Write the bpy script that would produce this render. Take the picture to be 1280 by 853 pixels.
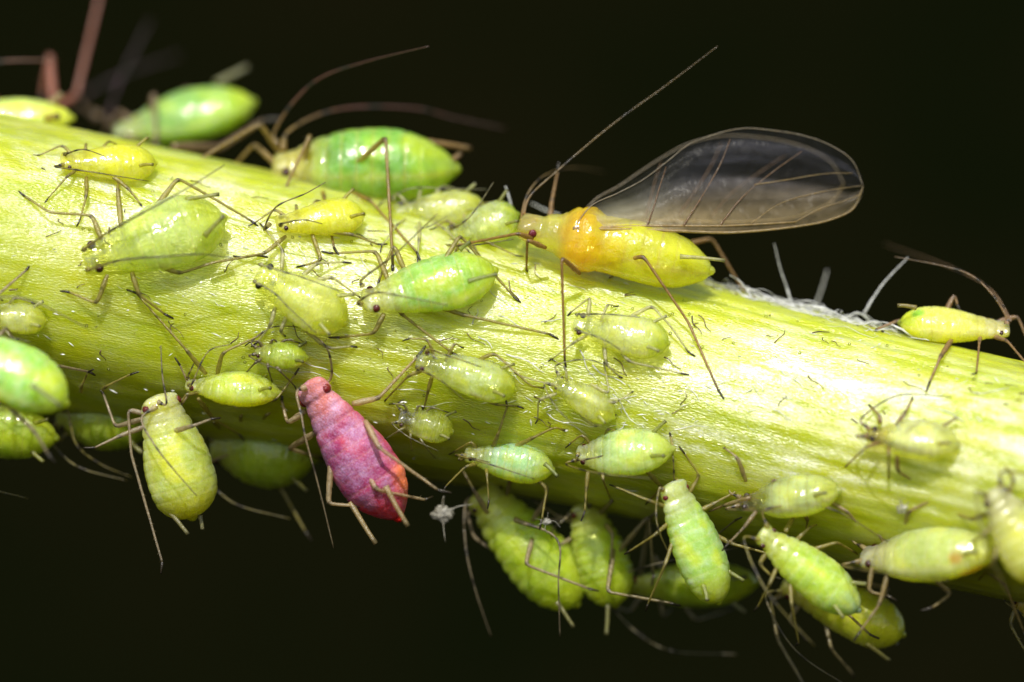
import bpy, bmesh, math, random
import numpy as np
from mathutils import Vector, Matrix, noise

for o in list(bpy.data.objects):
    bpy.data.objects.remove(o)
SC = bpy.context.scene
COL = SC.collection
random.seed(7)

# ------------------------------------------------------------------ camera
CAM_D = 45.0                       # one unit is 100 pixels of the photograph at depth 0 (about 1 mm)
cam_data = bpy.data.cameras.new('camera')
cam = bpy.data.objects.new('camera', cam_data)
COL.objects.link(cam)
cam.location = (0, -CAM_D, 0)
cam.rotation_euler = (math.radians(90), 0, 0)
cam_data.sensor_width = 36
cam_data.lens = 36 * CAM_D / 12.8
cam_data.clip_start = 1
cam_data.clip_end = 2000
cam_data.dof.use_dof = True
cam_data.dof.focus_distance = CAM_D - 1.2
APERTURE = 2.3                    # lens opening in scene units
cam_data.dof.aperture_fstop = (cam_data.lens / 1000.0) / APERTURE
SC.camera = cam

# ------------------------------------------------------------------ sky and sun
SUN_ELEV, SUN_AZ = 46.0, -6.0      # azimuth: 0 = from behind the camera, positive = from the right
world = bpy.data.worlds.new('World')
SC.world = world
world.use_nodes = True
wn = world.node_tree.nodes
sky = wn.new('ShaderNodeTexSky')
sky.sky_type = 'NISHITA'
sky.sun_disc = False
sky.sun_elevation = math.radians(SUN_ELEV)
sky.sun_rotation = math.radians(180 - SUN_AZ)
wn['Background'].inputs['Strength'].default_value = 0.11
world.node_tree.links.new(sky.outputs['Color'], wn['Background'].inputs['Color'])
sd = bpy.data.lights.new('sun', 'SUN')
sd.energy = 4.6
sd.angle = math.radians(0.5)
sd.color = (1.0, 0.96, 0.88)
sun = bpy.data.objects.new('sun', sd)
COL.objects.link(sun)
e, a = math.radians(SUN_ELEV), math.radians(SUN_AZ)
to_sun = Vector((math.cos(e) * math.sin(a), -math.cos(e) * math.cos(a), math.sin(e)))
sun.rotation_euler = (-to_sun).to_track_quat('-Z', 'Y').to_euler()
sun.location = to_sun * 30

# ------------------------------------------------------------------ exposure
SC.view_settings.view_transform = 'Standard'
SC.view_settings.look = 'None'
SC.view_settings.exposure = 0.28
SC.view_settings.gamma = 1.0
SC.view_settings.use_curve_mapping = False
SC.render.engine = 'CYCLES'
SC.cycles.max_bounces = 7
SC.cycles.transparent_max_bounces = 12


# ------------------------------------------------------------------ helpers
def srgb(r, g, b, k=1.0):
    def f(c):
        c /= 255.0
        return (c / 12.92 if c <= 0.04045 else ((c + 0.055) / 1.055) ** 2.4) * k
    return (f(r), f(g), f(b))


def mix(c1, c2, f):
    f = max(0.0, min(1.0, f))
    return tuple(c1[i] * (1 - f) + c2[i] * f for i in range(3))


def at(px, py, Y):
    k = 0.01 * (CAM_D + Y) / CAM_D
    return Vector(((px - 640) * k, Y, (426.5 - py) * k))


def smooth(x, a, b):
    x = max(0.0, min(1.0, (x - a) / (b - a)))
    return x * x * (3 - 2 * x)


def interp(x, xs, ys):
    return float(np.interp(x, xs, ys))


def pchip(xs, ys):
    """monotone cubic through control points"""
    xs = np.array(xs, float); ys = np.array(ys, float)
    h = np.diff(xs); d = np.diff(ys) / h
    m = np.zeros(len(xs))
    for i in range(1, len(xs) - 1):
        if d[i - 1] * d[i] > 0:
            m[i] = 2 * d[i - 1] * d[i] / (d[i - 1] + d[i])
    m[0] = d[0]; m[-1] = d[-1]

    def f(x):
        i = int(np.clip(np.searchsorted(xs, x) - 1, 0, len(xs) - 2))
        t = (x - xs[i]) / h[i]
        return float((2*t**3 - 3*t*t + 1) * ys[i] + (t**3 - 2*t*t + t) * h[i] * m[i]
                     + (-2*t**3 + 3*t*t) * ys[i+1] + (t**3 - t*t) * h[i] * m[i+1])
    return f


def build(name, verts, faces, mat, parent=None, cols=None, wax=None, clear=None, inv=None, smooth_shade=True, uvs=None):
    me = bpy.data.meshes.new(name)
    if inv is not None:
        verts = [inv @ Vector(v) for v in verts]
    me.from_pydata([tuple(v) for v in verts], [], faces)
    if cols is not None:
        at_ = me.color_attributes.new('Col', 'FLOAT_COLOR', 'POINT')
        at_.data.foreach_set('color', [c for v in cols for c in (v[0], v[1], v[2], 1.0)])
    if wax is not None:
        aw = me.attributes.new('wax', 'FLOAT', 'POINT')
        aw.data.foreach_set('value', list(wax))
    if clear is not None:
        ac_ = me.attributes.new('clear', 'FLOAT', 'POINT')
        ac_.data.foreach_set('value', list(clear))
    if uvs is not None:
        uvl = me.uv_layers.new(name='UVMap')
        for li, l in enumerate(me.loops):
            uvl.data[li].uv = uvs[l.vertex_index]
    if smooth_shade:
        me.polygons.foreach_set('use_smooth', [True] * len(me.polygons))
    me.materials.append(mat)
    me.update()
    o = bpy.data.objects.new(name, me)
    COL.objects.link(o)
    o.parent = parent
    return o


def catmull(pts, n=8):
    pts = [Vector(p) for p in pts]
    if len(pts) < 3:
        return [pts[0].lerp(pts[-1], i / n) for i in range(n + 1)]
    P = [2 * pts[0] - pts[1]] + pts + [2 * pts[-1] - pts[-2]]
    out = []
    for i in range(1, len(P) - 2):
        p0, p1, p2, p3 = P[i-1], P[i], P[i+1], P[i+2]
        for k in range(n):
            t = k / n
            out.append(0.5 * ((2*p1) + (-p0+p2)*t + (2*p0-5*p1+4*p2-p3)*t*t + (-p0+3*p1-3*p2+p3)*t**3))
    out.append(pts[-1])
    return out


def tube(pts, rad, col, n=7, jitter=0.0):
    """returns verts, faces, cols for a round tube with closed ends"""
    verts, faces, cols = [], [], []
    N = len(pts)
    up = Vector((0.13, 0.31, 0.94))
    for i, p in enumerate(pts):
        t = (pts[min(i+1, N-1)] - pts[max(i-1, 0)])
        if t.length < 1e-9:
            t = Vector((0, 0, 1))
        t.normalize()
        s = t.cross(up)
        if s.length < 1e-4:
            s = t.cross(Vector((1, 0, 0)))
        s.normalize()
        up = s.cross(t).normalized()
        for k in range(n):
            a_ = 2 * math.pi * k / n
            r = rad[i] * (1 + random.uniform(-jitter, jitter))
            verts.append(p + (s * math.cos(a_) + up * math.sin(a_)) * r)
            cols.append(col[i])
    for i in range(N - 1):
        for k in range(n):
            k2 = (k + 1) % n
            faces.append((i*n+k, i*n+k2, (i+1)*n+k2, (i+1)*n+k))
    faces.append(tuple(range(n - 1, -1, -1)))
    faces.append(tuple((N-1)*n + k for k in range(n)))
    return verts, faces, cols


def sphere(c, r, col, seg=14, rings=9, squash=(1, 1, 1)):
    verts, faces, cols = [], [], []
    for i in range(rings + 1):
        th = math.pi * i / rings
        for k in range(seg):
            ph = 2 * math.pi * k / seg
            verts.append(c + Vector((r*math.sin(th)*math.cos(ph)*squash[0], r*math.sin(th)*math.sin(ph)*squash[1], r*math.cos(th)*squash[2])))
            cols.append(col)
    for i in range(rings):
        for k in range(seg):
            k2 = (k + 1) % seg
            faces.append((i*seg+k, (i+1)*seg+k, (i+1)*seg+k2, i*seg+k2))
    return verts, faces, cols


# ------------------------------------------------------------------ materials
class NT:
    def __init__(self, name):
        self.m = bpy.data.materials.new(name)
        self.m.use_nodes = True
        self.t = self.m.node_tree
        self.n = self.t.nodes
        self.n.clear()
        self.out = self.n.new('ShaderNodeOutputMaterial')

    def add(self, kind, **kw):
        nd = self.n.new(kind)
        for k, v in kw.items():
            setattr(nd, k, v)
        return nd

    def link(self, a_, b_):
        self.t.links.new(a_, b_)

    def set(self, nd, **kw):
        for k, v in kw.items():
            nd.inputs[k.replace('_', ' ')].default_value = v
        return nd

    def math(self, op, a_, b_=None, clamp=False):
        nd = self.n.new('ShaderNodeMath')
        nd.operation = op
        nd.use_clamp = clamp
        for i, v in enumerate((a_, b_)):
            if v is None:
                continue
            if isinstance(v, (int, float)):
                nd.inputs[i].default_value = v
            else:
                self.link(v, nd.inputs[i])
        return nd.outputs[0]

    def mixc(self, f, a_, b_, blend='MIX'):
        nd = self.n.new('ShaderNodeMix')
        nd.data_type = 'RGBA'
        nd.blend_type = blend
        for s, v in ((nd.inputs[0], f), (nd.inputs[6], a_), (nd.inputs[7], b_)):
            if isinstance(v, (int, float)):
                s.default_value = v
            elif isinstance(v, tuple):
                s.default_value = v + (1,) if len(v) == 3 else v
            else:
                self.link(v, s)
        return nd.outputs[2]

    def noise(self, vec, scale, detail=3, rough=0.5):
        nd = self.n.new('ShaderNodeTexNoise')
        nd.inputs['Scale'].default_value = scale
        nd.inputs['Detail'].default_value = detail
        nd.inputs['Roughness'].default_value = rough
        if vec is not None:
            self.link(vec, nd.inputs['Vector'])
        return nd.outputs['Fac']

    def ramp(self, fac, stops):
        nd = self.n.new('ShaderNodeValToRGB')
        el = nd.color_ramp.elements
        while len(el) < len(stops):
            el.new(0.5)
        for e_, (p, c) in zip(el, stops):
            e_.position = p
            e_.color = (c, c, c, 1) if isinstance(c, (int, float)) else tuple(c) + (1,)
        self.link(fac, nd.inputs['Fac'])
        return nd.outputs['Color']

    def bump(self, h, strength, dist, normal=None):
        nd = self.n.new('ShaderNodeBump')
        nd.inputs['Strength'].default_value = strength
        nd.inputs['Distance'].default_value = dist
        self.link(h, nd.inputs['Height'])
        if normal is not None:
            self.link(normal, nd.inputs['Normal'])
        return nd.outputs['Normal']


def skin_material(name, rough=0.3, coat=0.5, sss=0.8, powder=0.0, coat_rough=0.09, clear=0.46, sscale=1.1):
    g = NT(name)
    tc = g.add('ShaderNodeTexCoord').outputs['Object']
    col = g.add('ShaderNodeAttribute', attribute_name='Col').outputs['Color']
    wax = g.add('ShaderNodeAttribute', attribute_name='wax').outputs['Fac']
    m1 = g.ramp(g.noise(tc, 5.0, 4, 0.6), [(0.3, 1.05), (0.7, 1.48)])
    c = g.mixc(1.0, col, m1, 'MULTIPLY')
    fine = g.noise(tc, 55.0, 3, 0.6)
    if powder:
        grit = g.noise(tc, 46.0, 4, 0.8)
        wn_ = g.noise(tc, 4.0, 4, 0.65)
        wf = g.math('MULTIPLY', wax, g.ramp(g.math('ADD', g.math('MULTIPLY', wn_, 0.5), g.math('MULTIPLY', grit, 0.5)), [(0.43, 0.0), (0.62, 0.8)]))
        c = g.mixc(wf, c, (0.56, 0.40, 0.62))
    else:
        wn_ = g.noise(tc, 9.0, 4, 0.65)
        wf = g.math('MULTIPLY', wax, g.ramp(g.math('ADD', g.math('MULTIPLY', wn_, 0.65), g.math('MULTIPLY', fine, 0.35)), [(0.46, 0.0), (0.70, 0.8)]))
        c = g.mixc(wf, c, (0.66, 0.78, 0.66))
    b = g.add('ShaderNodeBsdfPrincipled')
    g.link(c, b.inputs['Base Color'])
    rr = g.math('ADD', g.math('MULTIPLY', g.noise(tc, 16.0, 3), 0.28), rough - 0.14)
    rr = g.math('ADD', rr, g.math('MULTIPLY', wf, 0.2))
    g.link(rr, b.inputs['Roughness'])
    b.inputs['IOR'].default_value = 1.42
    b.inputs['Subsurface Weight'].default_value = sss
    b.inputs['Subsurface Radius'].default_value = (1.0, 0.95, 0.22)
    b.inputs['Subsurface Scale'].default_value = sscale
    b.inputs['Subsurface Anisotropy'].default_value = 0.4
    vor = g.add('ShaderNodeTexVoronoi')
    vor.inputs['Scale'].default_value = 42.0
    g.link(tc, vor.inputs['Vector'])
    n1 = g.bump(g.noise(tc, 9.0, 2), 0.42, 0.06)
    n2 = g.bump(fine, 0.16 + powder * 0.5, 0.03, n1)
    n3 = g.bump(vor.outputs['Distance'], 0.12, 0.02, n2)
    g.link(n3, b.inputs['Normal'])
    # the clear part of the flesh lets light through, tinted
    tp = g.add('ShaderNodeBsdfTransparent')
    g.link(g.mixc(0.7, c, (1.0, 1.0, 0.66)), tp.inputs['Color'])
    ms = g.add('ShaderNodeMixShader')
    ca = g.add('ShaderNodeAttribute', attribute_name='clear').outputs['Fac']
    cl = g.math('MULTIPLY', g.math('MULTIPLY', g.math('SUBTRACT', 1.0, g.math('MULTIPLY', wf, 0.7), True), ca), clear)
    g.link(cl, ms.inputs[0])
    g.link(b.outputs[0], ms.inputs[1])
    g.link(tp.outputs[0], ms.inputs[2])
    gl = g.add('ShaderNodeBsdfGlossy')
    gl.inputs['Roughness'].default_value = coat_rough
    g.link(n1, gl.inputs['Normal'])
    fr = g.add('ShaderNodeFresnel')
    fr.inputs['IOR'].default_value = 1.45
    m3 = g.add('ShaderNodeMixShader')
    g.link(g.math('MULTIPLY', g.math('MULTIPLY', g.math('MINIMUM', fr.outputs[0], 0.07), coat), g.math('SUBTRACT', 1.0, wf, True)), m3.inputs[0])
    g.link(ms.outputs[0], m3.inputs[1])
    g.link(gl.outputs[0], m3.inputs[2])
    g.link(m3.outputs[0], g.out.inputs['Surface'])
    return g.m


def limb_material():
    g = NT('limb_chitin')
    tc = g.add('ShaderNodeTexCoord').outputs['Object']
    col = g.add('ShaderNodeAttribute', attribute_name='Col').outputs['Color']
    c = g.mixc(1.0, col, g.ramp(g.noise(tc, 22.0, 2), [(0.3, 0.7), (0.7, 1.25)]), 'MULTIPLY')
    nrm = g.bump(g.noise(tc, 70.0, 2), 0.6, 0.02)
    df = g.add('ShaderNodeBsdfDiffuse')
    g.link(c, df.inputs['Color'])
    tr = g.add('ShaderNodeBsdfTranslucent')
    g.link(c, tr.inputs['Color'])
    tp = g.add('ShaderNodeBsdfTransparent')
    g.link(g.mixc(0.5, c, (1.0, 0.97, 0.8)), tp.inputs['Color'])
    m1 = g.add('ShaderNodeMixShader')
    m1.inputs[0].default_value = 0.45
    g.link(df.outputs[0], m1.inputs[1])
    g.link(tr.outputs[0], m1.inputs[2])
    lum = g.add('ShaderNodeRGBToBW')
    g.link(col, lum.inputs[0])
    m2 = g.add('ShaderNodeMixShader')
    g.link(g.ramp(lum.outputs[0], [(0.05, 0.0), (0.34, 0.5)]), m2.inputs[0])
    g.link(m1.outputs[0], m2.inputs[1])
    g.link(tp.outputs[0], m2.inputs[2])
    gl = g.add('ShaderNodeBsdfGlossy')
    gl.inputs['Roughness'].default_value = 0.28
    g.link(nrm, gl.inputs['Normal'])
    m3 = g.add('ShaderNodeMixShader')
    m3.inputs[0].default_value = 0.07
    g.link(m2.outputs[0], m3.inputs[1])
    g.link(gl.outputs[0], m3.inputs[2])
    g.link(m3.outputs[0], g.out.inputs['Surface'])
    return g.m


def eye_material():
    g = NT('eye_red')
    col = g.add('ShaderNodeAttribute', attribute_name='Col').outputs['Color']
    tc = g.add('ShaderNodeTexCoord').outputs['Object']
    vor = g.add('ShaderNodeTexVoronoi')
    vor.inputs['Scale'].default_value = 90.0
    g.link(tc, vor.inputs['Vector'])
    b = g.add('ShaderNodeBsdfPrincipled')
    g.link(col, b.inputs['Base Color'])
    b.inputs['Roughness'].default_value = 0.25
    b.inputs['Coat Weight'].default_value = 0.2
    g.link(g.bump(vor.outputs['Distance'], 0.5, 0.012), b.inputs['Normal'])
    g.link(b.outputs[0], g.out.inputs['Surface'])
    return g.m


def wing_material():
    g = NT('wing_membrane')
    col = g.add('ShaderNodeAttribute', attribute_name='Col').outputs['Color']
    dens = g.add('ShaderNodeAttribute', attribute_name='wax').outputs['Fac']
    tc = g.add('ShaderNodeTexCoord').outputs['Object']
    b = g.add('ShaderNodeBsdfPrincipled')
    g.link(col, b.inputs['Base Color'])
    b.inputs['Roughness'].default_value = 0.3
    b.inputs['IOR'].default_value = 1.55
    b.inputs['Thin Film Thickness'].default_value = 0
    b.inputs['Thin Film IOR'].default_value = 1.35
    nrm = g.bump(g.noise(tc, 9.0, 3), 0.35, 0.05)
    g.link(nrm, b.inputs['Normal'])
    tr = g.add('ShaderNodeBsdfTranslucent')
    g.link(col, tr.inputs['Color'])
    m1 = g.add('ShaderNodeMixShader')
    m1.inputs[0].default_value = 0.3
    g.link(b.outputs[0], m1.inputs[1])
    g.link(tr.outputs[0], m1.inputs[2])
    tp = g.add('ShaderNodeBsdfTransparent')
    tp.inputs['Color'].default_value = (0.93, 0.92, 0.88, 1)
    m2 = g.add('ShaderNodeMixShader')
    d2 = g.math('MULTIPLY', dens, g.ramp(g.noise(tc, 6.0, 4, 0.6), [(0.3, 0.6), (0.7, 1.3)]), True)
    g.link(d2, m2.inputs[0])
    g.link(tp.outputs[0], m2.inputs[1])
    g.link(m1.outputs[0], m2.inputs[2])
    g.link(m2.outputs[0], g.out.inputs['Surface'])
    return g.m


def stem_material():
    g = NT('stem_rind')
    uv = g.add('ShaderNodeTexCoord').outputs['UV']     # u: along the stem in units, v: round it in units

    def scaled(sx, sy):
        mp = g.add('ShaderNodeMapping')
        mp.inputs['Scale'].default_value = (sx, sy, 1)
        g.link(uv, mp.inputs['Vector'])
        return mp.outputs[0]
    long_fine = g.noise(scaled(1.2, 26.0), 1.0, 4, 0.6)
    long_mid = g.noise(scaled(0.35, 5.0), 1.0, 3, 0.55)
    blotch = g.noise(scaled(0.8, 1.3), 1.0, 4, 0.6)
    grain = g.noise(scaled(24.0, 60.0), 1.0, 2, 0.6)
    cells = g.add('ShaderNodeTexVoronoi')
    cells.inputs['Scale'].default_value = 1.0
    g.link(scaled(13.0, 52.0), cells.inputs['Vector'])
    c = g.mixc(g.ramp(long_fine, [(0.3, 0.0), (0.7, 1.0)]), (0.37, 0.44, 0.003), (0.45, 0.51, 0.007))
    c = g.mixc(g.ramp(blotch, [(0.35, 0.0), (0.65, 1.0)]), c, (0.45, 0.475, 0.004))
    c = g.mixc(g.math('MULTIPLY', g.ramp(long_mid, [(0.45, 0.0), (0.75, 1.0)]), 0.45), c, (0.31, 0.42, 0.006))
    # whitish patches: sun glare painted into the colour, plus waxy streaks
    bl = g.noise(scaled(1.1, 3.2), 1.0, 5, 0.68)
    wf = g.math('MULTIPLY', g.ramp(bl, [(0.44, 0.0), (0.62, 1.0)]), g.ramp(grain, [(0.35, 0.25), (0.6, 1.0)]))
    wf = g.math('MULTIPLY', wf, g.add('ShaderNodeAttribute', attribute_name='wax').outputs['Fac'], True)  # on the stem this attribute masks painted glare as well as wax
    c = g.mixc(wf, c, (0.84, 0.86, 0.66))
    b = g.add('ShaderNodeBsdfPrincipled')
    g.link(c, b.inputs['Base Color'])
    gl = g.ramp(g.noise(scaled(0.55, 1.0), 1.0, 4, 0.65), [(0.42, 0.0), (0.60, 1.0)])
    g.link(g.math('SUBTRACT', g.ramp(grain, [(0.3, 0.33), (0.7, 0.52)]), g.math('MULTIPLY', gl, 0.08)), b.inputs['Roughness'])
    b.inputs['IOR'].default_value = 1.5
    b.inputs['Subsurface Weight'].default_value = 0.9
    b.inputs['Subsurface Radius'].default_value = (1.0, 0.95, 0.15)
    b.inputs['Subsurface Scale'].default_value = 0.9
    b.inputs['Subsurface Anisotropy'].default_value = 0.3
    g.link(g.math('ADD', g.math('MULTIPLY', gl, 0.85), 0.15), b.inputs['Coat Weight'])
    b.inputs['Coat IOR'].default_value = 1.75
    b.inputs['Coat Roughness'].default_value = 0.24
    n1 = g.bump(long_fine, 0.2, 0.03)
    n2 = g.bump(cells.outputs['Distance'], 0.5, 0.014, n1)
    n3 = g.bump(grain, 0.5, 0.012, n2)
    g.link(n3, b.inputs['Normal'])
    g.link(n3, b.inputs['Coat Normal'])
    g.link(b.outputs[0], g.out.inputs['Surface'])
    return g.m


def thread_material(nm='wax_thread', c0=(.45, .45, .42), c1=(.8, .8, .78), clear=.25):
    g = NT(nm)
    tc = g.add('ShaderNodeTexCoord').outputs['Object']
    b = g.add('ShaderNodeBsdfPrincipled')
    g.link(g.ramp(g.noise(tc, 8.0, 3), [(0.3, c0), (0.7, c1)]), b.inputs['Base Color'])
    b.inputs['Roughness'].default_value = 0.3
    tr = g.add('ShaderNodeBsdfTransparent')
    m = g.add('ShaderNodeMixShader')
    m.inputs[0].default_value = clear
    g.link(b.outputs[0], m.inputs[1])
    g.link(tr.outputs[0], m.inputs[2])
    g.link(m.outputs[0], g.out.inputs['Surface'])
    return g.m


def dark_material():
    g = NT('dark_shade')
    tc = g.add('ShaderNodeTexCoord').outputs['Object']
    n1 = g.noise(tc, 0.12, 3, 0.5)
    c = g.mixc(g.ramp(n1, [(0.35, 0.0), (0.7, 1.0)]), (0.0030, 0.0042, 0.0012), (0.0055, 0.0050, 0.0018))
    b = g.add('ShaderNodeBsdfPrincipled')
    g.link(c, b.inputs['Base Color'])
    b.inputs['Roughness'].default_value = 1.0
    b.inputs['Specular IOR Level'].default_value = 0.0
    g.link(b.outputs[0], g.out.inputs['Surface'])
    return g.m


M_SKIN = skin_material('aphid_skin', coat=0.9)
M_PALE = skin_material('aphid_skin_pale', rough=0.28, coat=1.0, sss=0.95, clear=0.74)
M_RED = skin_material('aphid_skin_powdered', rough=0.42, coat=0.15, sss=0.35, powder=0.6, coat_rough=0.25, clear=0.05, sscale=0.3)
M_WINGED = skin_material('aphid_skin_glossy', rough=0.22, coat=1.2, sss=0.9, coat_rough=0.08, clear=0.48)
M_LIMB = limb_material()
M_EYE = eye_material()
M_WING = wing_material()
M_STEM = stem_material()
M_THREAD = thread_material()
M_DARK = dark_material()
M_HUSK = thread_material('husk', (.16, .14, .09), (.55, .53, .46), .5)

# ------------------------------------------------------------------ the backdrop: shade painted near black; unseen floor added to block light from below
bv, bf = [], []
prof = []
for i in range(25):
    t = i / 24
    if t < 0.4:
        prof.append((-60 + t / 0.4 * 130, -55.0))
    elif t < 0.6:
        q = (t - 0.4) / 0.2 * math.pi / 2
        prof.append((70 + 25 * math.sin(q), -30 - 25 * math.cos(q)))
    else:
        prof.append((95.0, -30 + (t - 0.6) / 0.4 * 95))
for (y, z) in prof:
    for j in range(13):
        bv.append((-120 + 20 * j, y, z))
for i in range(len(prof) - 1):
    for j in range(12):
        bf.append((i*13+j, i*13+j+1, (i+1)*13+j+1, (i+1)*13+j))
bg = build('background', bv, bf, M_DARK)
bg['kind'] = 'structure'
bg['label'] = 'dark out-of-focus shade behind the stem'

# ------------------------------------------------------------------ the stem
X0, X1 = -11.0, 11.0


def stem_axis(x):
    """centre height, centre depth, radius at world x"""
    f = (x + 6.4) / 12.8
    top = 140 + 305 * f - 10 * math.sin(f * 5.0)
    bot = 508 + 236 * f + 6 * math.sin(f * 7.0 + 1)
    zc = (426.5 - 0.5 * (top + bot)) * 0.01
    R = (bot - top) * 0.005 * 0.978
    y0 = 0.55 - 0.30 * f - 1.45 * max(0.0, f) ** 4 if f < 1 else -1.2 - 6.1 * (f - 1)
    y0 -= 0.3 * (max(0.0, 0.25 - f) / 0.25) ** 2 if f > 0 else 0.3 - 2.4 * f
    return zc, y0, R


def stem_surf(px, py):
    """depth of the front face of the stem where the line of sight through a pixel meets it (None outside)"""
    Y = -1.2
    for _ in range(6):
        p = at(px, py, Y)
        zc, y0, R = stem_axis(p.x)
        d = (p.z - zc) * 0.978
        if abs(d) >= R:
            return None
        Y = y0 - math.sqrt(R * R - d * d)
    return Y


def stem_side(px, py):
    p = at(px, py, -0.5)
    zc, y0, R = stem_axis(p.x)
    return (p.z - zc) * 0.978 / R


NA, NR = 620, 260
sv, sf, suv, sglare_wax = [], [], [], []
for i in range(NA + 1):
    x = X0 + (X1 - X0) * i / NA
    zc, y0, R = stem_axis(x)
    zc2, y02, _ = stem_axis(x + 0.01)
    T = Vector((0.01, y02 - y0, zc2 - zc)).normalized()
    B = T.cross(Vector((0, 0, 1))).normalized()      # roughly -Y / +Y
    Nn = B.cross(T).normalized()
    for k in range(NR):
        th = 2 * math.pi * k / NR
        v_ = th * 1.7
        rib = 0.010 * math.sin(th * 46 + 1.3 * math.sin(x * 0.35)) * (0.5 + noise.noise(Vector((x * 0.3, th * 3, 1))))
        rib += 0.028 * noise.noise(Vector((x * 0.10, math.cos(th) * 3.2, math.sin(th) * 3.2)))
        rib += 0.014 * noise.noise(Vector((x * 0.6, math.cos(th) * 6, math.sin(th) * 6)))
        rib += 0.004 * noise.noise(Vector((x * 5.0, math.cos(th) * 30, math.sin(th) * 30)))
        r = R + rib - 0.012
        p = Vector((x, y0, zc)) + (Nn * math.cos(th) + B * math.sin(th)) * r
        sv.append(p)
        suv.append((x, v_))
        # painted sun glare on the shoulder, heavier to the right, plus a waxy streak
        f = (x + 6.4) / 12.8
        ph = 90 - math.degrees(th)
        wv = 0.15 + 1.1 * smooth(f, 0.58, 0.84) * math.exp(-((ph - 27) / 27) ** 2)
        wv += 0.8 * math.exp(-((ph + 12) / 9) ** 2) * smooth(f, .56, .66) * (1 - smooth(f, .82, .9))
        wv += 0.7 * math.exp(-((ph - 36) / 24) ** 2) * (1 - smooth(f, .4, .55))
        sglare_wax.append(min(1.0, wv))
for i in range(NA):
    for k in range(NR):
        k2 = (k + 1) % NR
        sf.append((i*NR+k, i*NR+k2, (i+1)*NR+k2, (i+1)*NR+k))
stem = build('plant_stem', sv, sf, M_STEM, wax=sglare_wax, uvs=suv)
stem['label'] = 'thick yellow-green ribbed plant stem crossing the picture under all the aphids'
stem['category'] = 'plant stem'

# ------------------------------------------------------------------ aphids
TAN = (0.44, 0.37, 0.075)
PALE_LEG = (0.62, 0.60, 0.30)
DARK = (0.035, 0.025, 0.012)
GLASS = (0.62, 0.60, 0.42)

PROF = {
    'adult': ([0, .012, .04, .08, .12, .16, .22, .32, .44, .56, .68, .80, .88, .94, .98, 1.0],
              [0, .28, .40, .46, .46, .51, .60, .74, .87, .96, 1.0, .91, .74, .52, .27, 0]),
    'nymph': ([0, .012, .05, .10, .14, .20, .30, .42, .56, .70, .80, .88, .94, .98, 1.0],
              [0, .36, .50, .55, .56, .62, .72, .84, .95, 1.0, .95, .80, .58, .30, 0]),
    'oval': ([0, .012, .04, .09, .13, .18, .26, .36, .48, .60, .72, .83, .91, .97, 1.0],
             [0, .22, .34, .42, .45, .54, .70, .87, .97, 1.0, .95, .80, .57, .30, 0]),
    'red': ([0, .012, .05, .10, .14, .18, .26, .36, .48, .60, .72, .83, .91, .96, .985, 1.0],
            [0, .34, .50, .54, .52, .58, .68, .80, .92, .995, 1.0, .84, .58, .34, .18, 0]),
    'winged': ([0, .012, .04, .08, .105, .15, .20, .235, .29, .36, .415, .48, .60, .72, .84, .93, .98, 1.0],
               [0, .28, .40, .44, .44, .54, .62, .74, .94, .98, .88, .88, .92, .90, .77, .50, .26, 0]),
    'slug': ([0, .012, .05, .10, .14, .20, .30, .42, .56, .70, .80, .88, .94, .98, 1.0],
             [0, .34, .52, .60, .60, .68, .79, .90, .98, 1.0, .94, .80, .60, .34, 0]),
}
PROF = {k: pchip(*v) for k, v in PROF.items()}


class Aphid:
    pass


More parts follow.
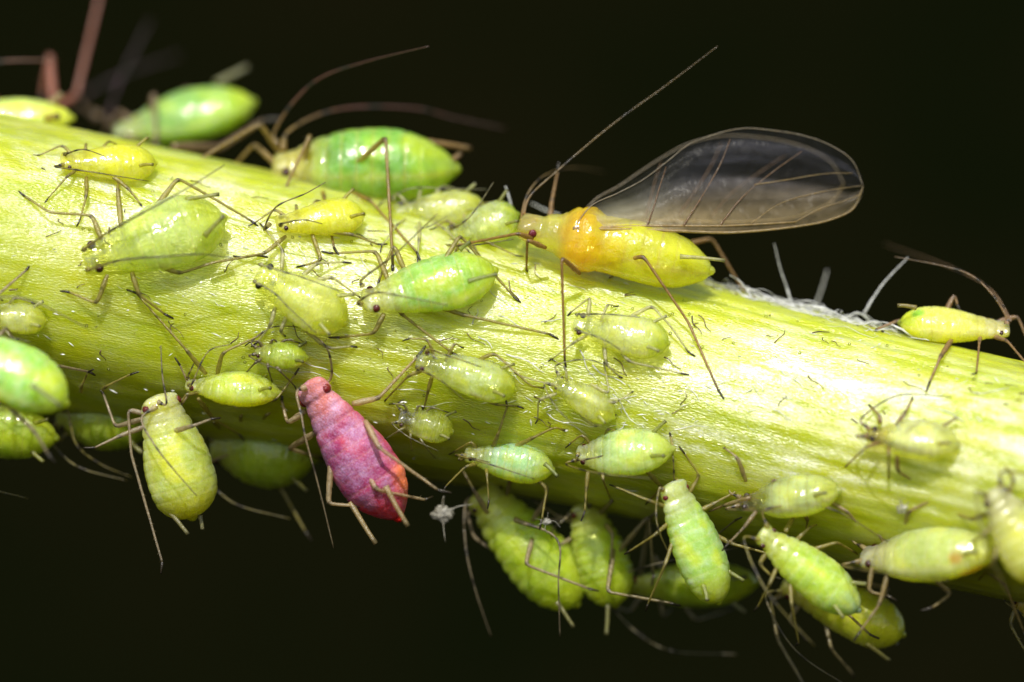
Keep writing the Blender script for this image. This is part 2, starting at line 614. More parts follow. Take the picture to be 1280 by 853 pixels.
def make_aphid(label, head, tail, W, group='aphids feeding on the stem', name='aphid', category='aphid', u=35,
               prof='adult', cols=None, mat=None, Y=None, dY=0.0, tilt=0.0, Hf=0.76, arch=0.0, seg=0.034, scallop=0.012,
               wax=0.5, spots=(), legs=(), ants=None, corn=None, auto_legs=6, leg_col=TAN, leg_s=1.0, eye_s=1.0,
               eye_col=(0.06, 0.007, 0.005), ant_col=None, head_eye=0.085, rough_shape=0.0, ant_lift=0.12, flip=1,
               cauda=True, corn_col=None, bands=()):
    A = Aphid()
    W *= 0.01
    Hh = W * Hf
    cx, cy = (head[0] + tail[0]) / 2, (head[1] + tail[1]) / 2
    # how thick the animal is along the line of sight
    ur = math.radians(u)
    half_d = 0.5 * math.sqrt((Hh * math.cos(ur)) ** 2 + (W * math.sin(ur)) ** 2)

    def depth(p):
        s_ = stem_surf(*p)
        return None if s_ is None else s_ - half_d * 0.66
    if Y is None:
        ds = [d for d in (depth((head[0]*.7+tail[0]*.3, head[1]*.7+tail[1]*.3)), depth((head[0]*.3+tail[0]*.7, head[1]*.3+tail[1]*.7))) if d is not None]
        yh = yt = sum(ds) / len(ds) if ds else -0.3
        if len(ds) == 2:
            yh = ds[0] + (ds[0] - ds[1]) * 0.5
            yt = ds[1] + (ds[1] - ds[0]) * 0.5
    else:
        yh = yt = Y
    yh += dY - tilt / 2
    yt += dY + tilt / 2
    Hd, Td = at(head[0], head[1], yh), at(tail[0], tail[1], yt)
    ax = (Td - Hd)
    L = ax.length
    ax.normalize()
    view = Vector((0, -1, 0))
    P = Vector((-ax.z, 0, ax.x))
    if P.z < 0:
        P = -P
    P.normalize()
    P = P * flip
    up = view * math.cos(ur) + P * math.sin(ur)
    up = (up - ax * up.dot(ax)).normalized()
    side = ax.cross(up).normalized()
    # an empty at the base of the animal, its local x axis from head to tail and its z axis out of the back
    base = (Hd + Td) / 2 - up * Hh * 0.5
    rot = Matrix((ax, up.cross(ax), up)).transposed()
    Mw = Matrix.Translation(base) @ rot.to_4x4()
    inv = Mw.inverted()
    root = bpy.data.objects.new(name, None)
    root.empty_display_size = 0.2
    COL.objects.link(root)
    root.matrix_world = Mw
    root['label'] = label
    root['category'] = category
    root['group'] = group
    pf = PROF[prof]
    cols = cols or GREEN
    nT, nA = 110, 36
    seedv = Vector((head[0] * 0.031, head[1] * 0.017, W * 9))

    def centre(t):
        return Hd + ax * (L * t) + up * (arch * W * math.sin(math.pi * min(1, t)) + (-0.10 * Hh if t < .0 else 0))

    tpow = 1.0 if prof in ('winged', 'red') else 0.80 + 0.26 * ((head[0] * 7.31 + head[1] * 3.17) % 1.0)

    def surf(t, ang, k=1.0):
        """ang measured from the back: 0 = top, + = towards `side`"""
        w = max(0.0, pf(t ** tpow))
        hfac = Hf * (0.80 + 0.20 * smooth(t, 0.1, 0.5)) if prof != 'winged' else Hf
        g_ = 1.0
        if t > 0.13:
            ph = (t - 0.13) / 0.80 * 9.5
            fr = abs((ph % 1.0) - 0.5) * 2
            g_ -= seg * max(0.0, (fr - 0.80) / 0.20) ** 1.2 * (1.0 if t < .93 else 0)
            g_ += scallop * (math.cos((ph % 1.0 - 0.5) * math.pi) - 0.5) * abs(math.sin(ang)) ** 3
        ca, sa = math.cos(ang), math.sin(ang)
        n_ = noise.noise(Vector((t * 4, ca * 1.4, sa * 1.4)) + seedv)
        n2 = noise.noise(Vector((t * 13, ca * 4, sa * 4)) + seedv)
        g_ += (0.05 if prof != 'red' else .03) * n_ + (0.014 + rough_shape) * n2
        if t < .1:
            g_ += (0.20 * math.exp(-((abs((ang + math.pi) % (2 * math.pi) - math.pi) - 1.05) / .38) ** 2) - 0.10 * math.exp(-(((ang + math.pi) % (2 * math.pi) - math.pi) / .35) ** 2)) * math.exp(-((t - .028) / .026) ** 2)
        for (nt, nd, nw) in ((.125, .075, .012), (.205, .05, .012), (.30, .04, .012)):
            g_ -= nd * math.exp(-((t - nt) / nw) ** 2)
        if prof == 'winged':
            for (lt, la, lw, lh) in ((.31, 0, .05, .06), (.37, .75, .04, .07), (.37, -.75, .04, .07), (.33, 1.6, .05, .08), (.33, -1.6, .05, .08), (.40, 2.3, .03, .08), (.40, -2.3, .03, .08)):
                dl = ((ang - la + math.pi) % (2 * math.pi) - math.pi)
                g_ += lh * math.exp(-((t - lt) / lw) ** 2 - (dl / .42) ** 2)
            g_ -= .05 * math.exp(-((t - .238) / .010) ** 2) + .04 * math.exp(-((t - .43) / .012) ** 2)
        if t > 0.2:
            for sg in (-1, 1):
                da = (ang - sg * 1.12 + math.pi) % (2 * math.pi) - math.pi
                g_ += (0.022 * math.exp(-((da - sg * 0.16) / 0.13) ** 2) - 0.028 * math.exp(-(da / 0.10) ** 2)) * smooth(t, .2, .35) * (1 - smooth(t, .8, .95))
        hz = ca * (1.0 if ca > 0 else 0.86)
        # slightly squared section: a rim along the flank
        ex = 1.08
        sx = math.copysign(abs(sa) ** ex, sa)
        hx = math.copysign(abs(hz) ** ex, hz)
        return centre(t) + (side * sx * 0.5 + up * hx * 0.5 * hfac) * (W * w * g_ * k)

    ch, cm, ct, cb = cols
    verts, faces, vc, vw, vcl = [], [], [], [], []
    for i in range(nT + 1):
        q = i / nT
        t = 0.5 - 0.5 * math.cos(math.pi * q)
        t = 0.55 * t + 0.45 * q
        for k in range(nA):
            ang = 2 * math.pi * k / nA
            verts.append(surf(t, ang))
            c = mix(ch, cm, smooth(t, 0.12, 0.38))
            c = mix(c, ct, smooth(t, 0.66, 0.97))
            c = mix(c, cb, smooth(-math.cos(ang), -0.35, 0.7) * smooth(t, 0.15, 0.35))
            nz = noise.noise(Vector((t * 5, math.cos(ang) * 1.5, math.sin(ang) * 1.5)) + seedv * 1.7)
            c = mix(c, cb, 0.5 * smooth(nz, 0.02, 0.42) * smooth(t, .2, .4))
            rid = max(math.exp(-(((abs((ang + math.pi) % (2 * math.pi) - math.pi)) - 1.26) / 0.12) ** 2), 0)
            phs = ((t - 0.13) / 0.80 * 9.5) % 1.0
            c = mix(c, ch, 0.5 * smooth(abs(phs - .5) * 2, .78, .98) * smooth(t, .13, .2) * (1 - smooth(t, .7, .92)) * smooth(math.cos(ang), -.4, .3))
            c = mix(c, ch, 0.45 * rid * smooth(t, .2, .35))
            for (b0_, b1_, bc) in bands:
                c = mix(c, bc, smooth(t + .05 * nz, b0_ - .05, b0_ + .05) * (1 - smooth(t + .08 * nz, b1_ - .06, b1_ + .06)) * 0.9)
            c = tuple(max(0.003, x * (1 + 0.25 * nz)) for x in c)
            for (st, sa_, sr, sc) in spots:
                dd = math.hypot((t - st) * L / W, ((ang - sa_ + math.pi) % (2 * math.pi) - math.pi) * 0.5)
                c = mix(c, sc, (1 - smooth(dd, sr * 0.45, sr)) * 0.85)
            vc.append(c)
            vcl.append((0.4 if Y is not None and prof != 'winged' else 1.0) * (1.25 - 0.55 * smooth(t, .15, .5) + 0.35 * noise.noise(Vector((t * 6, math.cos(ang) * 2, math.sin(ang) * 2)) + seedv * 2.3)))
            vw.append(wax * (0.25 + 0.75 * smooth(math.cos(ang), -0.5, 0.7)) * (1 - 0.5 * smooth(t, 0.6, 0.95)))
    for i in range(nT):
        for k in range(nA):
            k2 = (k + 1) % nA
            faces.append((i*nA+k, i*nA+k2, (i+1)*nA+k2, (i+1)*nA+k))
    body = build('body', verts, faces, mat or M_SKIN, root, cols=vc, wax=vw, clear=vcl, inv=inv)

    # eyes: proud of the head on both sides
    for s_ in (-1, 1):
        ang = s_ * math.radians(72)
        p = surf(head_eye, ang, 0.82)
        r = max(0.026, 0.050 * W / 0.8) * eye_s
        v, f, c = sphere(p, r, tuple(x * 0.55 for x in eye_col), squash=(1, 1, 1))
        build('eye', v, f, M_EYE, root, cols=c, inv=inv)

    # antennae: two stout basal joints, then a thin flagellum with dark joints
    ac = ant_col or mix(leg_col, DARK, 0.35)
    for n_, s_ in enumerate((-1, 1)):
        b0 = surf(0.03, s_ * math.radians(55), 0.75)
        if ants is not None and n_ < len(ants) and ants[n_]:
            pl = []
            npt = len(ants[n_])
            for i, q in enumerate(ants[n_]):
                f_ = i / (npt - 1)
                s2 = stem_surf(q[0], q[1])
                yy = b0.y - ant_lift * W * 2 * f_
                if len(q) > 2:
                    yy = b0.y + q[2]
                elif s2 is not None:
                    yy = min(yy, s2 - 0.12)
                pl.append(at(q[0], q[1], yy))
            b0 = b0.lerp(pl[0], 0.5)
            pts = catmull([b0] + pl, 9)
        else:
            d1 = b0 - ax * 0.10 * L + side * s_ * 0.10 * L + up * 0.06 * L
            d2 = b0 + ax * 0.25 * L + side * s_ * 0.36 * L + up * 0.22 * L
            d3 = b0 + ax * 0.80 * L + side * s_ * 0.46 * L + up * 0.20 * L
            pts = catmull([b0, d1, d2, d3], 10)
        N = len(pts)
        rad, cc = [], []
        rs = leg_s
        for i in range(N):
            f_ = i / (N - 1)
            r = interp(f_, [0, .06, .10, .13, .5, 1], [.038, .034, .026, .016, .012, .006]) * rs
            c = mix(leg_col, ac, smooth(f_, 0.05, 0.5))
            for j_ in (0.12, 0.36, 0.55, 0.72):
                if abs(f_ - j_) < 0.6 / N * 1.6:
                    c = DARK
                    r *= 1.12
            c = mix(c, DARK, smooth(f_, 0.55, 1.0) * 0.55)
            rad.append(r)
            cc.append(c)
        v, f, c = tube(pts, rad, cc, 6, 0.10)
        build('antenna', v, f, M_LIMB, root, cols=c, inv=inv)

    # legs
    def add_leg(pl, sc_):
        pts, rad, cc = [], [], []
        n_ = len(pl)
        segs = [(pl[i+1] - pl[i]).length for i in range(n_ - 1)]
        for i in range(n_ - 1):
            steps = max(4, int(segs[i] / 0.045))
            for j in range(steps + (1 if i == n_ - 2 else 0)):
                f_ = j / steps
                p = pl[i].lerp(pl[i+1], f_)
                if i == 0 and n_ > 2:
                    r = interp(f_, [0, .35, .9, 1], [.026, .036, .027, .028])
                    c = mix(leg_col, DARK, 0.75 * smooth(f_, 0.90, 1.0))
                else:
                    g_ = (sum(segs[1:i]) + segs[i] * f_) / max(1e-6, sum(segs[1:])) if n_ > 2 else f_
                    r = interp(g_, [0, .05, .5, 1], [.027, .019, .017, .014])
                    c = mix(mix(leg_col, DARK, 0.75 * (1 - smooth(g_, 0.0, 0.06))), DARK, 0.55 * smooth(g_, 0.82, 1.0))
                pts.append(p)
                rad.append(r * sc_)
                cc.append(c)
        # ease the sharp corners and give a slight natural sag
        q = [p.copy() for p in pts]
        for _ in range(2):
            for i in range(1, len(q) - 1):
                q[i] = (pts[i-1] + pts[i] * 2 + pts[i+1]) / 4
            pts = [p.copy() for p in q]
        v, f, c = tube(pts, rad, cc, 7, 0.10)
        # short bristles along the shin
        for i in range(len(pts) // 3, len(pts) - 1, 2):
            d = Vector((random.uniform(-1, 1), random.uniform(-1, 1), random.uniform(-1, 1)))
            t_ = (pts[i+1] - pts[i]).normalized()
            d = (d - t_ * d.dot(t_)).normalized() * 0.8 + t_ * 0.5
            s0 = pts[i] + d * rad[i] * 0.7
            o_ = d.orthogonal().normalized() * 0.0035 * sc_
            o2 = d.cross(o_).normalized() * 0.0035 * sc_
            b_ = len(v)
            v += [s0 + o_, s0 - o_ * .5 + o2, s0 - o_ * .5 - o2, s0 + d * 0.05 * sc_]
            f += [(b_, b_+1, b_+3), (b_+1, b_+2, b_+3), (b_+2, b_, b_+3)]
            c += [mix(leg_col, (0.5, 0.45, 0.3), 0.5)] * 4
        leg = build('leg', v, f, M_LIMB, root, cols=c, inv=inv)
        # dark foot, bent a little
        e0, e1 = pts[-1], pts[-1] + (pts[-1] - pts[-3]).normalized() * 0.075 * sc_
        dirv = (pts[-1] - pts[-3]).normalized()
        bend = (dirv + Vector((random.uniform(-.5, .5), 0.15, random.uniform(-.5, .5)))).normalized()
        fp = [e0 - dirv * .01, e0 + bend * 0.05 * sc_, e0 + bend * 0.12 * sc_, e0 + bend * 0.14 * sc_]
        v, f, c = tube(fp, [.017*sc_, .015*sc_, .013*sc_, .006*sc_], [DARK] * 4, 6)
        build('foot', v, f, M_LIMB, leg, cols=c, inv=inv)

    slots = []
    for s_ in (-1, 1):
        for i in range(3):
            t0 = (0.17, 0.27, 0.38)[i]
            r0 = surf(t0, s_ * math.radians(118), 0.7)
            kn = r0 + side * s_ * (0.16, 0.20, 0.22)[i] * L + ax * (-0.12, 0.03, 0.16)[i] * L + up * (0.05, 0.05, 0.06)[i] * L
            ft = r0 + side * s_ * (0.25, 0.33, 0.34)[i] * L + ax * (-0.30, 0.10, 0.42)[i] * L - up * 0.20 * L
            slots.append([r0, kn, ft])
    used = set()

    def px_of(p):
        k = 100.0 * CAM_D / (CAM_D + p.y)
        return (640 + p.x * k, 426.5 - p.z * k)
    for lg in legs:
        # root = nearest free slot (by knee)
        tgt = lg[min(1, len(lg) - 1)]
        best, bd = None, 1e9
        for i, s3 in enumerate(slots):
            if i in used:
                continue
            q = px_of(s3[1])
            q0 = px_of(s3[0])
            d = math.hypot(q[0] - tgt[0], q[1] - tgt[1]) + math.hypot(q0[0] - lg[0][0], q0[1] - lg[0][1])
            if d < bd:
                best, bd = i, d
        if best is None:
            r0 = centre(0.3)
        else:
            used.add(best)
            r0 = slots[best][0]
        n_ = len(lg)
        se = stem_surf(lg[-1][0], lg[-1][1])
        yend = se - 0.02 if se is not None else r0.y
        if len(lg[-1]) > 2:
            yend = r0.y + lg[-1][2]
        pl = []
        for i, q in enumerate(lg):
            f_ = i / (n_ - 1)
            s2 = stem_surf(q[0], q[1])
            yy = r0.y * (1 - f_) + yend * f_
            if len(q) > 2:
                yy = r0.y + q[2]
            elif i < n_ - 1 and s2 is not None:
                yy = min(yy, s2 - (0.16 if i else 0.05))
            pl.append(at(q[0], q[1], yy))
        if (pl[0] - r0).length > 0.12:
            # the visible length starts away from the body: lead it back to its root
            if n_ == 2:
                pl = [r0] + pl
            else:
                pl[0] = pl[0].lerp(r0, 0.35)
        add_leg(pl, leg_s)
    for i, s3 in enumerate(slots):
        if i in used or len(used) >= auto_legs:
            continue
        used.add(i)
        r0, kn, ft = s3
        for p in (kn, ft):
            q = px_of(p)
            s2 = stem_surf(*q)
            if s2 is not None and Y is None:
                p.y = min(p.y, s2 - 0.1) if p is kn else s2 - 0.02
            elif s2 is not None:
                p.y = min(p.y, s2 - 0.05) if p.y < 0.2 else p.y
        add_leg([r0, kn, ft], leg_s * 0.8)

    # cornicles
    cc0 = corn_col or mix(cm, leg_col, 0.6)
    for n_, s_ in enumerate((-1, 1)):
        p0 = surf(0.80, s_ * math.radians(48), 0.93)
        if corn is not None and n_ < len(corn):
            if corn[n_] is None:
                continue
            q0, q1 = corn[n_][0], corn[n_][1]
            y0_ = p0.y if len(q0) < 3 else (Hd.y + Td.y) / 2 + q0[2]
            y1_ = y0_ - 0.05 if len(q1) < 3 else (Hd.y + Td.y) / 2 + q1[2]
            p0, p1 = at(q0[0], q0[1], y0_), at(q1[0], q1[1], y1_)
        else:
            p1 = p0 + ax * 0.26 * W + side * s_ * 0.14 * W + up * 0.16 * W
        pts = [p0.lerp(p1, i / 8) + up * 0.01 * math.sin(i / 8 * math.pi) for i in range(9)]
        rad = [interp(i / 8, [0, .2, .85, .93, 1], [.036, .028, .023, .030, .027]) * leg_s for i in range(9)]
        v, f, c = tube(pts, rad, [mix(cc0, DARK, 0.7 * smooth(i / 8, 0.75, 1)) for i in range(9)], 8)
        build('cornicle', v, f, M_LIMB, root, cols=c, inv=inv)
    if cauda:
        p0 = centre(0.965)
        p1 = p0 + ax * (0.035 * L + 0.04 * W) + up * 0.02 * W
        pts = [p0.lerp(p1, i / 6) for i in range(7)]
        v, f, c = tube(pts, [W * interp(i / 6, [0, .4, .85, 1], [.12, .085, .05, .015]) for i in range(7)], [ct] * 7, 10)
        build('cauda', v, f, mat or M_SKIN, root, cols=c, wax=[0.0] * len(v), clear=[0.6] * len(v), inv=inv)
    A.root, A.surf, A.centre, A.inv, A.ax, A.up, A.side, A.L, A.W = root, surf, centre, inv, ax, up, side, L, W
    return A


# colour sets: head, middle, tail end, belly
GREEN = ((.50, .52, .12), (.33, .50, .035), (.40, .52, .015), (.52, .56, .01))
GREEN_COOL = ((.50, .52, .14), (.26, .50, .08), (.38, .52, .015), (.50, .56, .01))
PALE = ((.64, .64, .24), (.58, .64, .15), (.54, .60, .03), (.60, .62, .03))
YELLOW = ((.64, .58, .06), (.64, .62, .02), (.62, .62, .01), (.68, .62, .006))
SHADED_GREEN = ((.36, .40, .06), (.27, .37, .02), (.30, .38, .012), (.32, .38, .012))  # darker greens: shade painted into the skin of the shaded aphids
OLIVE = ((.46, .46, .14), (.38, .45, .07), (.54, .52, .015), (.54, .52, .015))
RED = ((.42, .13, .11), (.26, .026, .10), (.48, .014, .009), (.44, .04, .02))

# ---- the red one
make_aphid('red-pink aphid dusted with pale powder, the only red one, under the stem left of centre',
           (384, 476), (500, 649), 88, u=-30, flip=1, prof='red', cols=RED, mat=M_RED, wax=0.85, leg_s=1.2, Hf=0.84, seg=0.022, scallop=0.006,
           rough_shape=0.006, leg_col=(.60, .46, .24), eye_col=(.30, .012, .012), eye_s=1.15, dY=-0.12, tilt=0.1, head_eye=0.10,
           spots=[(.80, 1.5, .3, (.64, .16, .04)), (.80, -1.5, .3, (.64, .16, .04)), (.95, 0, .3, (.62, .02, .01))],
           ants=[[(371, 491, -.05), (377, 520, -.12), (382, 548, -.15), (399, 611, -.1), (417, 685, 0)],
                 [(413, 474, -.05), (413, 449, -.2), (403, 428, -.25), (375, 410, -.2)]],
           legs=[[(440, 505), (473, 498), (522, 446)],
                 [(462, 525, -.35), (474, 560, -.5), (548, 613, -.35)],
                 [(466, 568, -.45), (469, 612, -.55), (532, 625, -.2)],
                 [(375, 515), (359, 530), (352, 500)],
                 [(392, 545), (361, 561), (400, 572)],
                 [(415, 596), (410, 630), (450, 633)]],
           corn=[((438, 628, -.05), (470, 680, -.15)), ((482, 608, -.42), (510, 658, -.45))], corn_col=(.55, .42, .18))

# ---- big green and pale ones on the front of the stem
make_aphid('plump green aphid with red eye lying across the middle of the stem front',
           (452, 379), (620, 338), 78, u=33, cols=GREEN_COOL, wax=0.55, eye_s=1.1, eye_col=(.14, .015, .006),
           spots=[(.62, .35, .30, (.42, .55, .02)), (.45, .5, .25, (.38, .52, .02))],
           ants=[[(452, 350, -.1), (478, 330, -.2), (497, 315, -.25), (547, 267, -.3)], [(447, 378), (470, 366, -.3), (500, 370, -.35), (560, 382, -.35)]],
           legs=[[(482, 350), (470, 314), (415, 317)], [(505, 335), (492, 306), (474, 350)],
                 [(560, 318), (575, 294), (643, 372)], [(480, 392), (468, 417), (424, 422)],
                 [(495, 382), (502, 393), (566, 442)], [(545, 380), (580, 394), (688, 418)]],
           corn=[((575, 312), (588, 303)), ((585, 352, -.4), (622, 343, -.42))])
make_aphid('large pale green aphid at upper left, two long dark antennae swept back over its body',
           (104, 327), (281, 272), 88, u=16, prof='adult', cols=((.58, .60, .28), (.46, .58, .15), (.46, .54, .05), (.50, .58, .05)), mat=M_PALE, wax=0.3,
           spots=[(.86, -.3, .26, (.30, .36, .02)), (.84, .9, .2, (.34, .42, .02))],
           ants=[[(106, 311, -.05), (136, 290, -.2), (168, 272, -.3), (203, 253, -.35), (240, 232, -.3), (281, 206, -.25)],
                 [(110, 338, -.05), (140, 328, -.25), (172, 323, -.35), (207, 321, -.38), (250, 318, -.3), (292, 323, -.2)]],
           legs=[[(127, 300), (115, 269), (62, 266), (30, 245)], [(154, 276), (147, 238), (150, 212)], [(205, 250), (222, 223), (270, 250), (315, 277)],
                 [(132, 350), (121, 380), (86, 365)], [(168, 345), (173, 368), (206, 393)], [(212, 335), (224, 342), (268, 328), (322, 319)]],
           corn=[((232, 250), (274, 243)), ((256, 295, -.35), (280, 270, -.42))], ant_col=(.10, .09, .03))
make_aphid('whitish translucent young aphid slanting down right beside the plump green aphid',
           (321, 341), (432, 405), 66, u=18, prof='nymph', cols=PALE, mat=M_PALE, wax=0.45, leg_col=PALE_LEG, leg_s=.85, eye_col=(.012, .008, .008),
           spots=[(.82, -.9, .2, (.50, .55, .01)), (.80, .9, .2, (.45, .52, .02))],
           ants=[[(325, 331, -.05), (355, 340, -.2), (384, 349, -.25), (424, 364, -.22)], [(319, 353, -.05), (342, 366, -.2), (362, 386, -.25), (396, 417, -.2)]],
           legs=[[(352, 338), (354, 313), (330, 285)], [(378, 345), (396, 329), (430, 328)], [(398, 356), (415, 346), (450, 372)],
                 [(345, 390), (338, 407), (322, 428)], [(362, 400), (350, 415), (356, 420)], [(375, 412), (410, 436), (440, 433)]])
make_aphid('small yellow aphid under the back legs of the large aphid behind the stem top',
           (345, 281), (455, 268), 56, u=48, prof='nymph', cols=YELLOW, wax=0.35, leg_s=.85,
           ants=[[(330, 287), (345, 259, -.2), (382, 242, -.2), (407, 228, -.15)], [(351, 280, -.25), (379, 275, -.35), (403, 280, -.3)]],
           legs=[[(352, 300), (331, 317), (300, 322)], [(390, 292), (402, 326), (380, 332)], [(424, 290), (440, 293), (473, 306)]])
make_aphid('small yellow aphid with a short black antenna, far up left below the blurred green aphid',
           (75, 203), (195, 205), 56, u=45, prof='nymph', cols=YELLOW, wax=0.3, leg_s=.8,
           ants=[[(84, 192, -.2), (105, 187, -.3), (132, 196, -.3)], None],
           legs=[[(108, 222), (108, 245), (100, 275)], [(140, 215), (160, 235), (176, 256)]])
make_aphid('pale whitish aphid at the upper stem edge, just right of the upright leg',
           (492, 264), (606, 258), 50, u=42, prof='nymph', cols=PALE, mat=M_PALE, wax=0.55, leg_col=PALE_LEG, leg_s=.8, eye_col=(.08, .008, .006),
           ants=[[(491, 245), (519, 235, -.1), (560, 236, -.1), (609, 237, 0)], [(500, 280, -.2), (530, 285, -.3), (560, 270, -.3)]],
           legs=[[(525, 282), (524, 300), (522, 322)]])
make_aphid('pale yellow-green aphid tucked under the head of the winged aphid',
           (560, 296), (648, 268), 56, u=35, prof='nymph', cols=((.55, .58, .28), (.50, .60, .18), (.36, .52, .02), (.52, .60, .05)), mat=M_PALE, wax=0.5, leg_s=.8,
           ants=[[(568, 285, -.2), (590, 268, -.25), (617, 228, -.2)], None])
make_aphid('small translucent aphid with a beaded shiny back, right of the red aphid at mid stem',
           (520, 449), (645, 489), 54, u=32, prof='nymph', cols=((.58, .60, .25), (.46, .58, .16), (.44, .52, .02), (.52, .58, .02)), mat=M_PALE, wax=0.6, leg_s=.8, eye_col=(.10, .02, .03),
           seg=0.03, spots=[(.72, .9, .2, (.34, .40, .02))],
           ants=[[(538, 437), (555, 443, -.2), (590, 455, -.3), (602, 459, -.25)], [(522, 462), (550, 475, -.25), (580, 500, -.2)]],
           legs=[[(530, 462), (510, 470), (482, 500)], [(605, 452), (618, 441), (664, 483), (678, 485)], [(600, 498), (620, 506), (648, 508)],
                 [(540, 470), (535, 490), (530, 510)]])
make_aphid('faint translucent aphid with a glinting back, right of centre below the winged aphid',
           (716, 404), (836, 430), 56, u=30, prof='nymph', cols=((.62, .62, .32), (.56, .62, .20), (.42, .54, .03), (.58, .60, .06)), mat=M_PALE, wax=0.5, leg_col=PALE_LEG, leg_s=.8, eye_col=(.10, .02, .015),
           ants=[[(722, 393), (760, 393, -.2), (800, 397, -.2)], [(722, 413, -.2), (755, 425, -.3), (775, 437, -.2)]],
           legs=[[(735, 396), (738, 371), (713, 391)], [(795, 395), (815, 382), (840, 410), (860, 440)], [(770, 430), (785, 452), (852, 467)], [(755, 425), (757, 455), (775, 472)]])
make_aphid('tiny pale aphid nymph tilted down right at the middle of the stem',
           (692, 475), (768, 523), 40, u=22, prof='nymph', cols=PALE, mat=M_PALE, wax=0.55, leg_col=PALE_LEG, leg_s=.7, eye_s=.7,
           legs=[[(698, 482), (685, 480), (650, 470)], [(690, 490), (673, 500), (672, 526)], [(752, 500), (768, 505), (790, 490)], [(730, 525), (745, 535), (765, 520)], [(750, 480), (762, 493), (755, 455)]])
make_aphid('bluish green round-bellied aphid with black eye at lower middle of stem',
           (580, 568), (692, 588), 54, u=55, prof='adult', cols=((.46, .50, .10), (.30, .55, .20), (.42, .55, .04), (.52, .58, .01)), wax=0.7, leg_s=.9, eye_col=(.02, .008, .006), Hf=.95,
           ants=[[(574, 575), (590, 573, -.2), (612, 578, -.25)], None],
           legs=[[(616, 562), (622, 545), (634, 508)], [(640, 560), (665, 548), (694, 534), (705, 538)], [(682, 592), (684, 610), (677, 650)]],
           corn=[((681, 580, -.3), (697, 596, -.35)), None])
make_aphid('pale green banded aphid at lower stem, right of the bluish round-bellied one',
           (720, 570), (842, 562), 66, u=40, prof='oval', cols=((.50, .54, .16), (.38, .56, .16), (.46, .58, .05), (.50, .58, .02)), wax=0.5, seg=0.035, leg_s=.9, eye_col=(.08, .01, .008),
           ants=[[(722, 575, -.2), (745, 572, -.3), (772, 564, -.3)], None],
           legs=[[(840, 585), (842, 562), (838, 545)], [(735, 590), (733, 610), (731, 640)], [(830, 590), (828, 610), (812, 625)]])
make_aphid('bright green aphid with silvery side hanging head up below the stem, right of centre',
           (838, 603), (899, 754), 66, u=30, flip=1, prof='slug', cols=((.42, .50, .14), (.30, .50, .10), (.46, .54, .02), (.46, .54, .02)), wax=0.6, Y=-1.35, tilt=.15, eye_col=(.20, .012, .012), eye_s=1.1, seg=.018, scallop=.03,
           spots=[(.3, -.8, .3, (.30, .52, .03))],
           ants=[[(843, 601), (842, 580, -.1), (840, 558, -.1)], [(824, 612, -.1), (820, 640, -.15), (824, 665, -.15), (837, 694, 0)]],
           legs=[[(872, 640), (892, 630), (925, 612)], [(882, 665), (915, 680), (960, 692)]])
make_aphid('bright lime aphid with red eye and white streak, left of the red aphid',
           (231, 482), (350, 492), 56, u=62, prof='oval', cols=((.52, .56, .10), (.42, .56, .04), (.46, .55, .03), (.58, .58, .01)), wax=0.55, leg_s=.9, eye_col=(.20, .02, .012),
           ants=[[(234, 472), (239, 462, -.1), (245, 448, -.1)], [(240, 480, -.2), (260, 440, -.2), (290, 430, -.15)]],
           legs=[[(240, 500), (266, 523), (300, 544)], [(330, 508), (345, 500), (369, 468)], [(275, 462), (278, 441), (328, 418)], [(260, 460), (235, 440), (170, 366)]])
make_aphid('olive aphid clinging head up below left stem, antenna across its back',
           (197, 493), (241, 648), 88, u=26, prof='slug', cols=OLIVE, wax=0.4, Y=-1.15, tilt=.2, eye_col=(.18, .02, .015), eye_s=1.1, seg=.018, leg_col=(.50, .40, .24),
           ants=[[(177, 524, -.35), (193, 556, -.5), (217, 587, -.5), (246, 620, -.45)], [(208, 504, -.1), (203, 470, -.1), (201, 432, -.05)]],
           legs=[[(180, 523), (144, 534), (129, 492)], [(176, 505), (160, 512), (164, 568), (203, 704)], [(213, 545, -.45), (240, 533, -.55), (264, 524, -.4)],
                 [(247, 548), (255, 580), (304, 562)], [(175, 520), (150, 545), (118, 560)]],
           corn=[((212, 640, -.1), (235, 668, -.1)), ((250, 645, .1), (253, 662, .1))])
make_aphid('blurred green aphid cut by the left picture edge, tail pointing right',
           (-62, 420), (83, 506), 86, u=42, prof='adult', cols=GREEN_COOL, wax=0.6, Y=-2.35, leg_col=(.45, .36, .2),
           legs=[[(10, 455), (60, 455), (112, 465)], [(25, 525), (44, 540), (60, 568)], [(-20, 420), (-10, 375), (34, 337)]],
           corn=[((40, 482, -.45), (76, 508, -.5)), None])
make_aphid('faint pale aphid at the left picture edge above the blurred green one',
           (-30, 392), (58, 402), 42, u=35, prof='nymph', cols=PALE, mat=M_PALE, wax=0.4, leg_col=PALE_LEG, leg_s=.8)
make_aphid('pale aphid with dark reddish head and glassy back at right, on the whitened stem',
           (1082, 543), (1199, 557), 60, u=52, prof='oval', cols=((.30, .20, .12), (.52, .56, .22), (.55, .58, .12), (.58, .60, .08)), mat=M_PALE, wax=0.3, leg_s=.85, eye_col=(.05, .02, .015), leg_col=(.40, .26, .12),
           legs=[[(1100, 530), (1100, 520), (1088, 508)], [(1122, 528), (1132, 515), (1140, 500)], [(1120, 575), (1122, 590), (1145, 603)]])
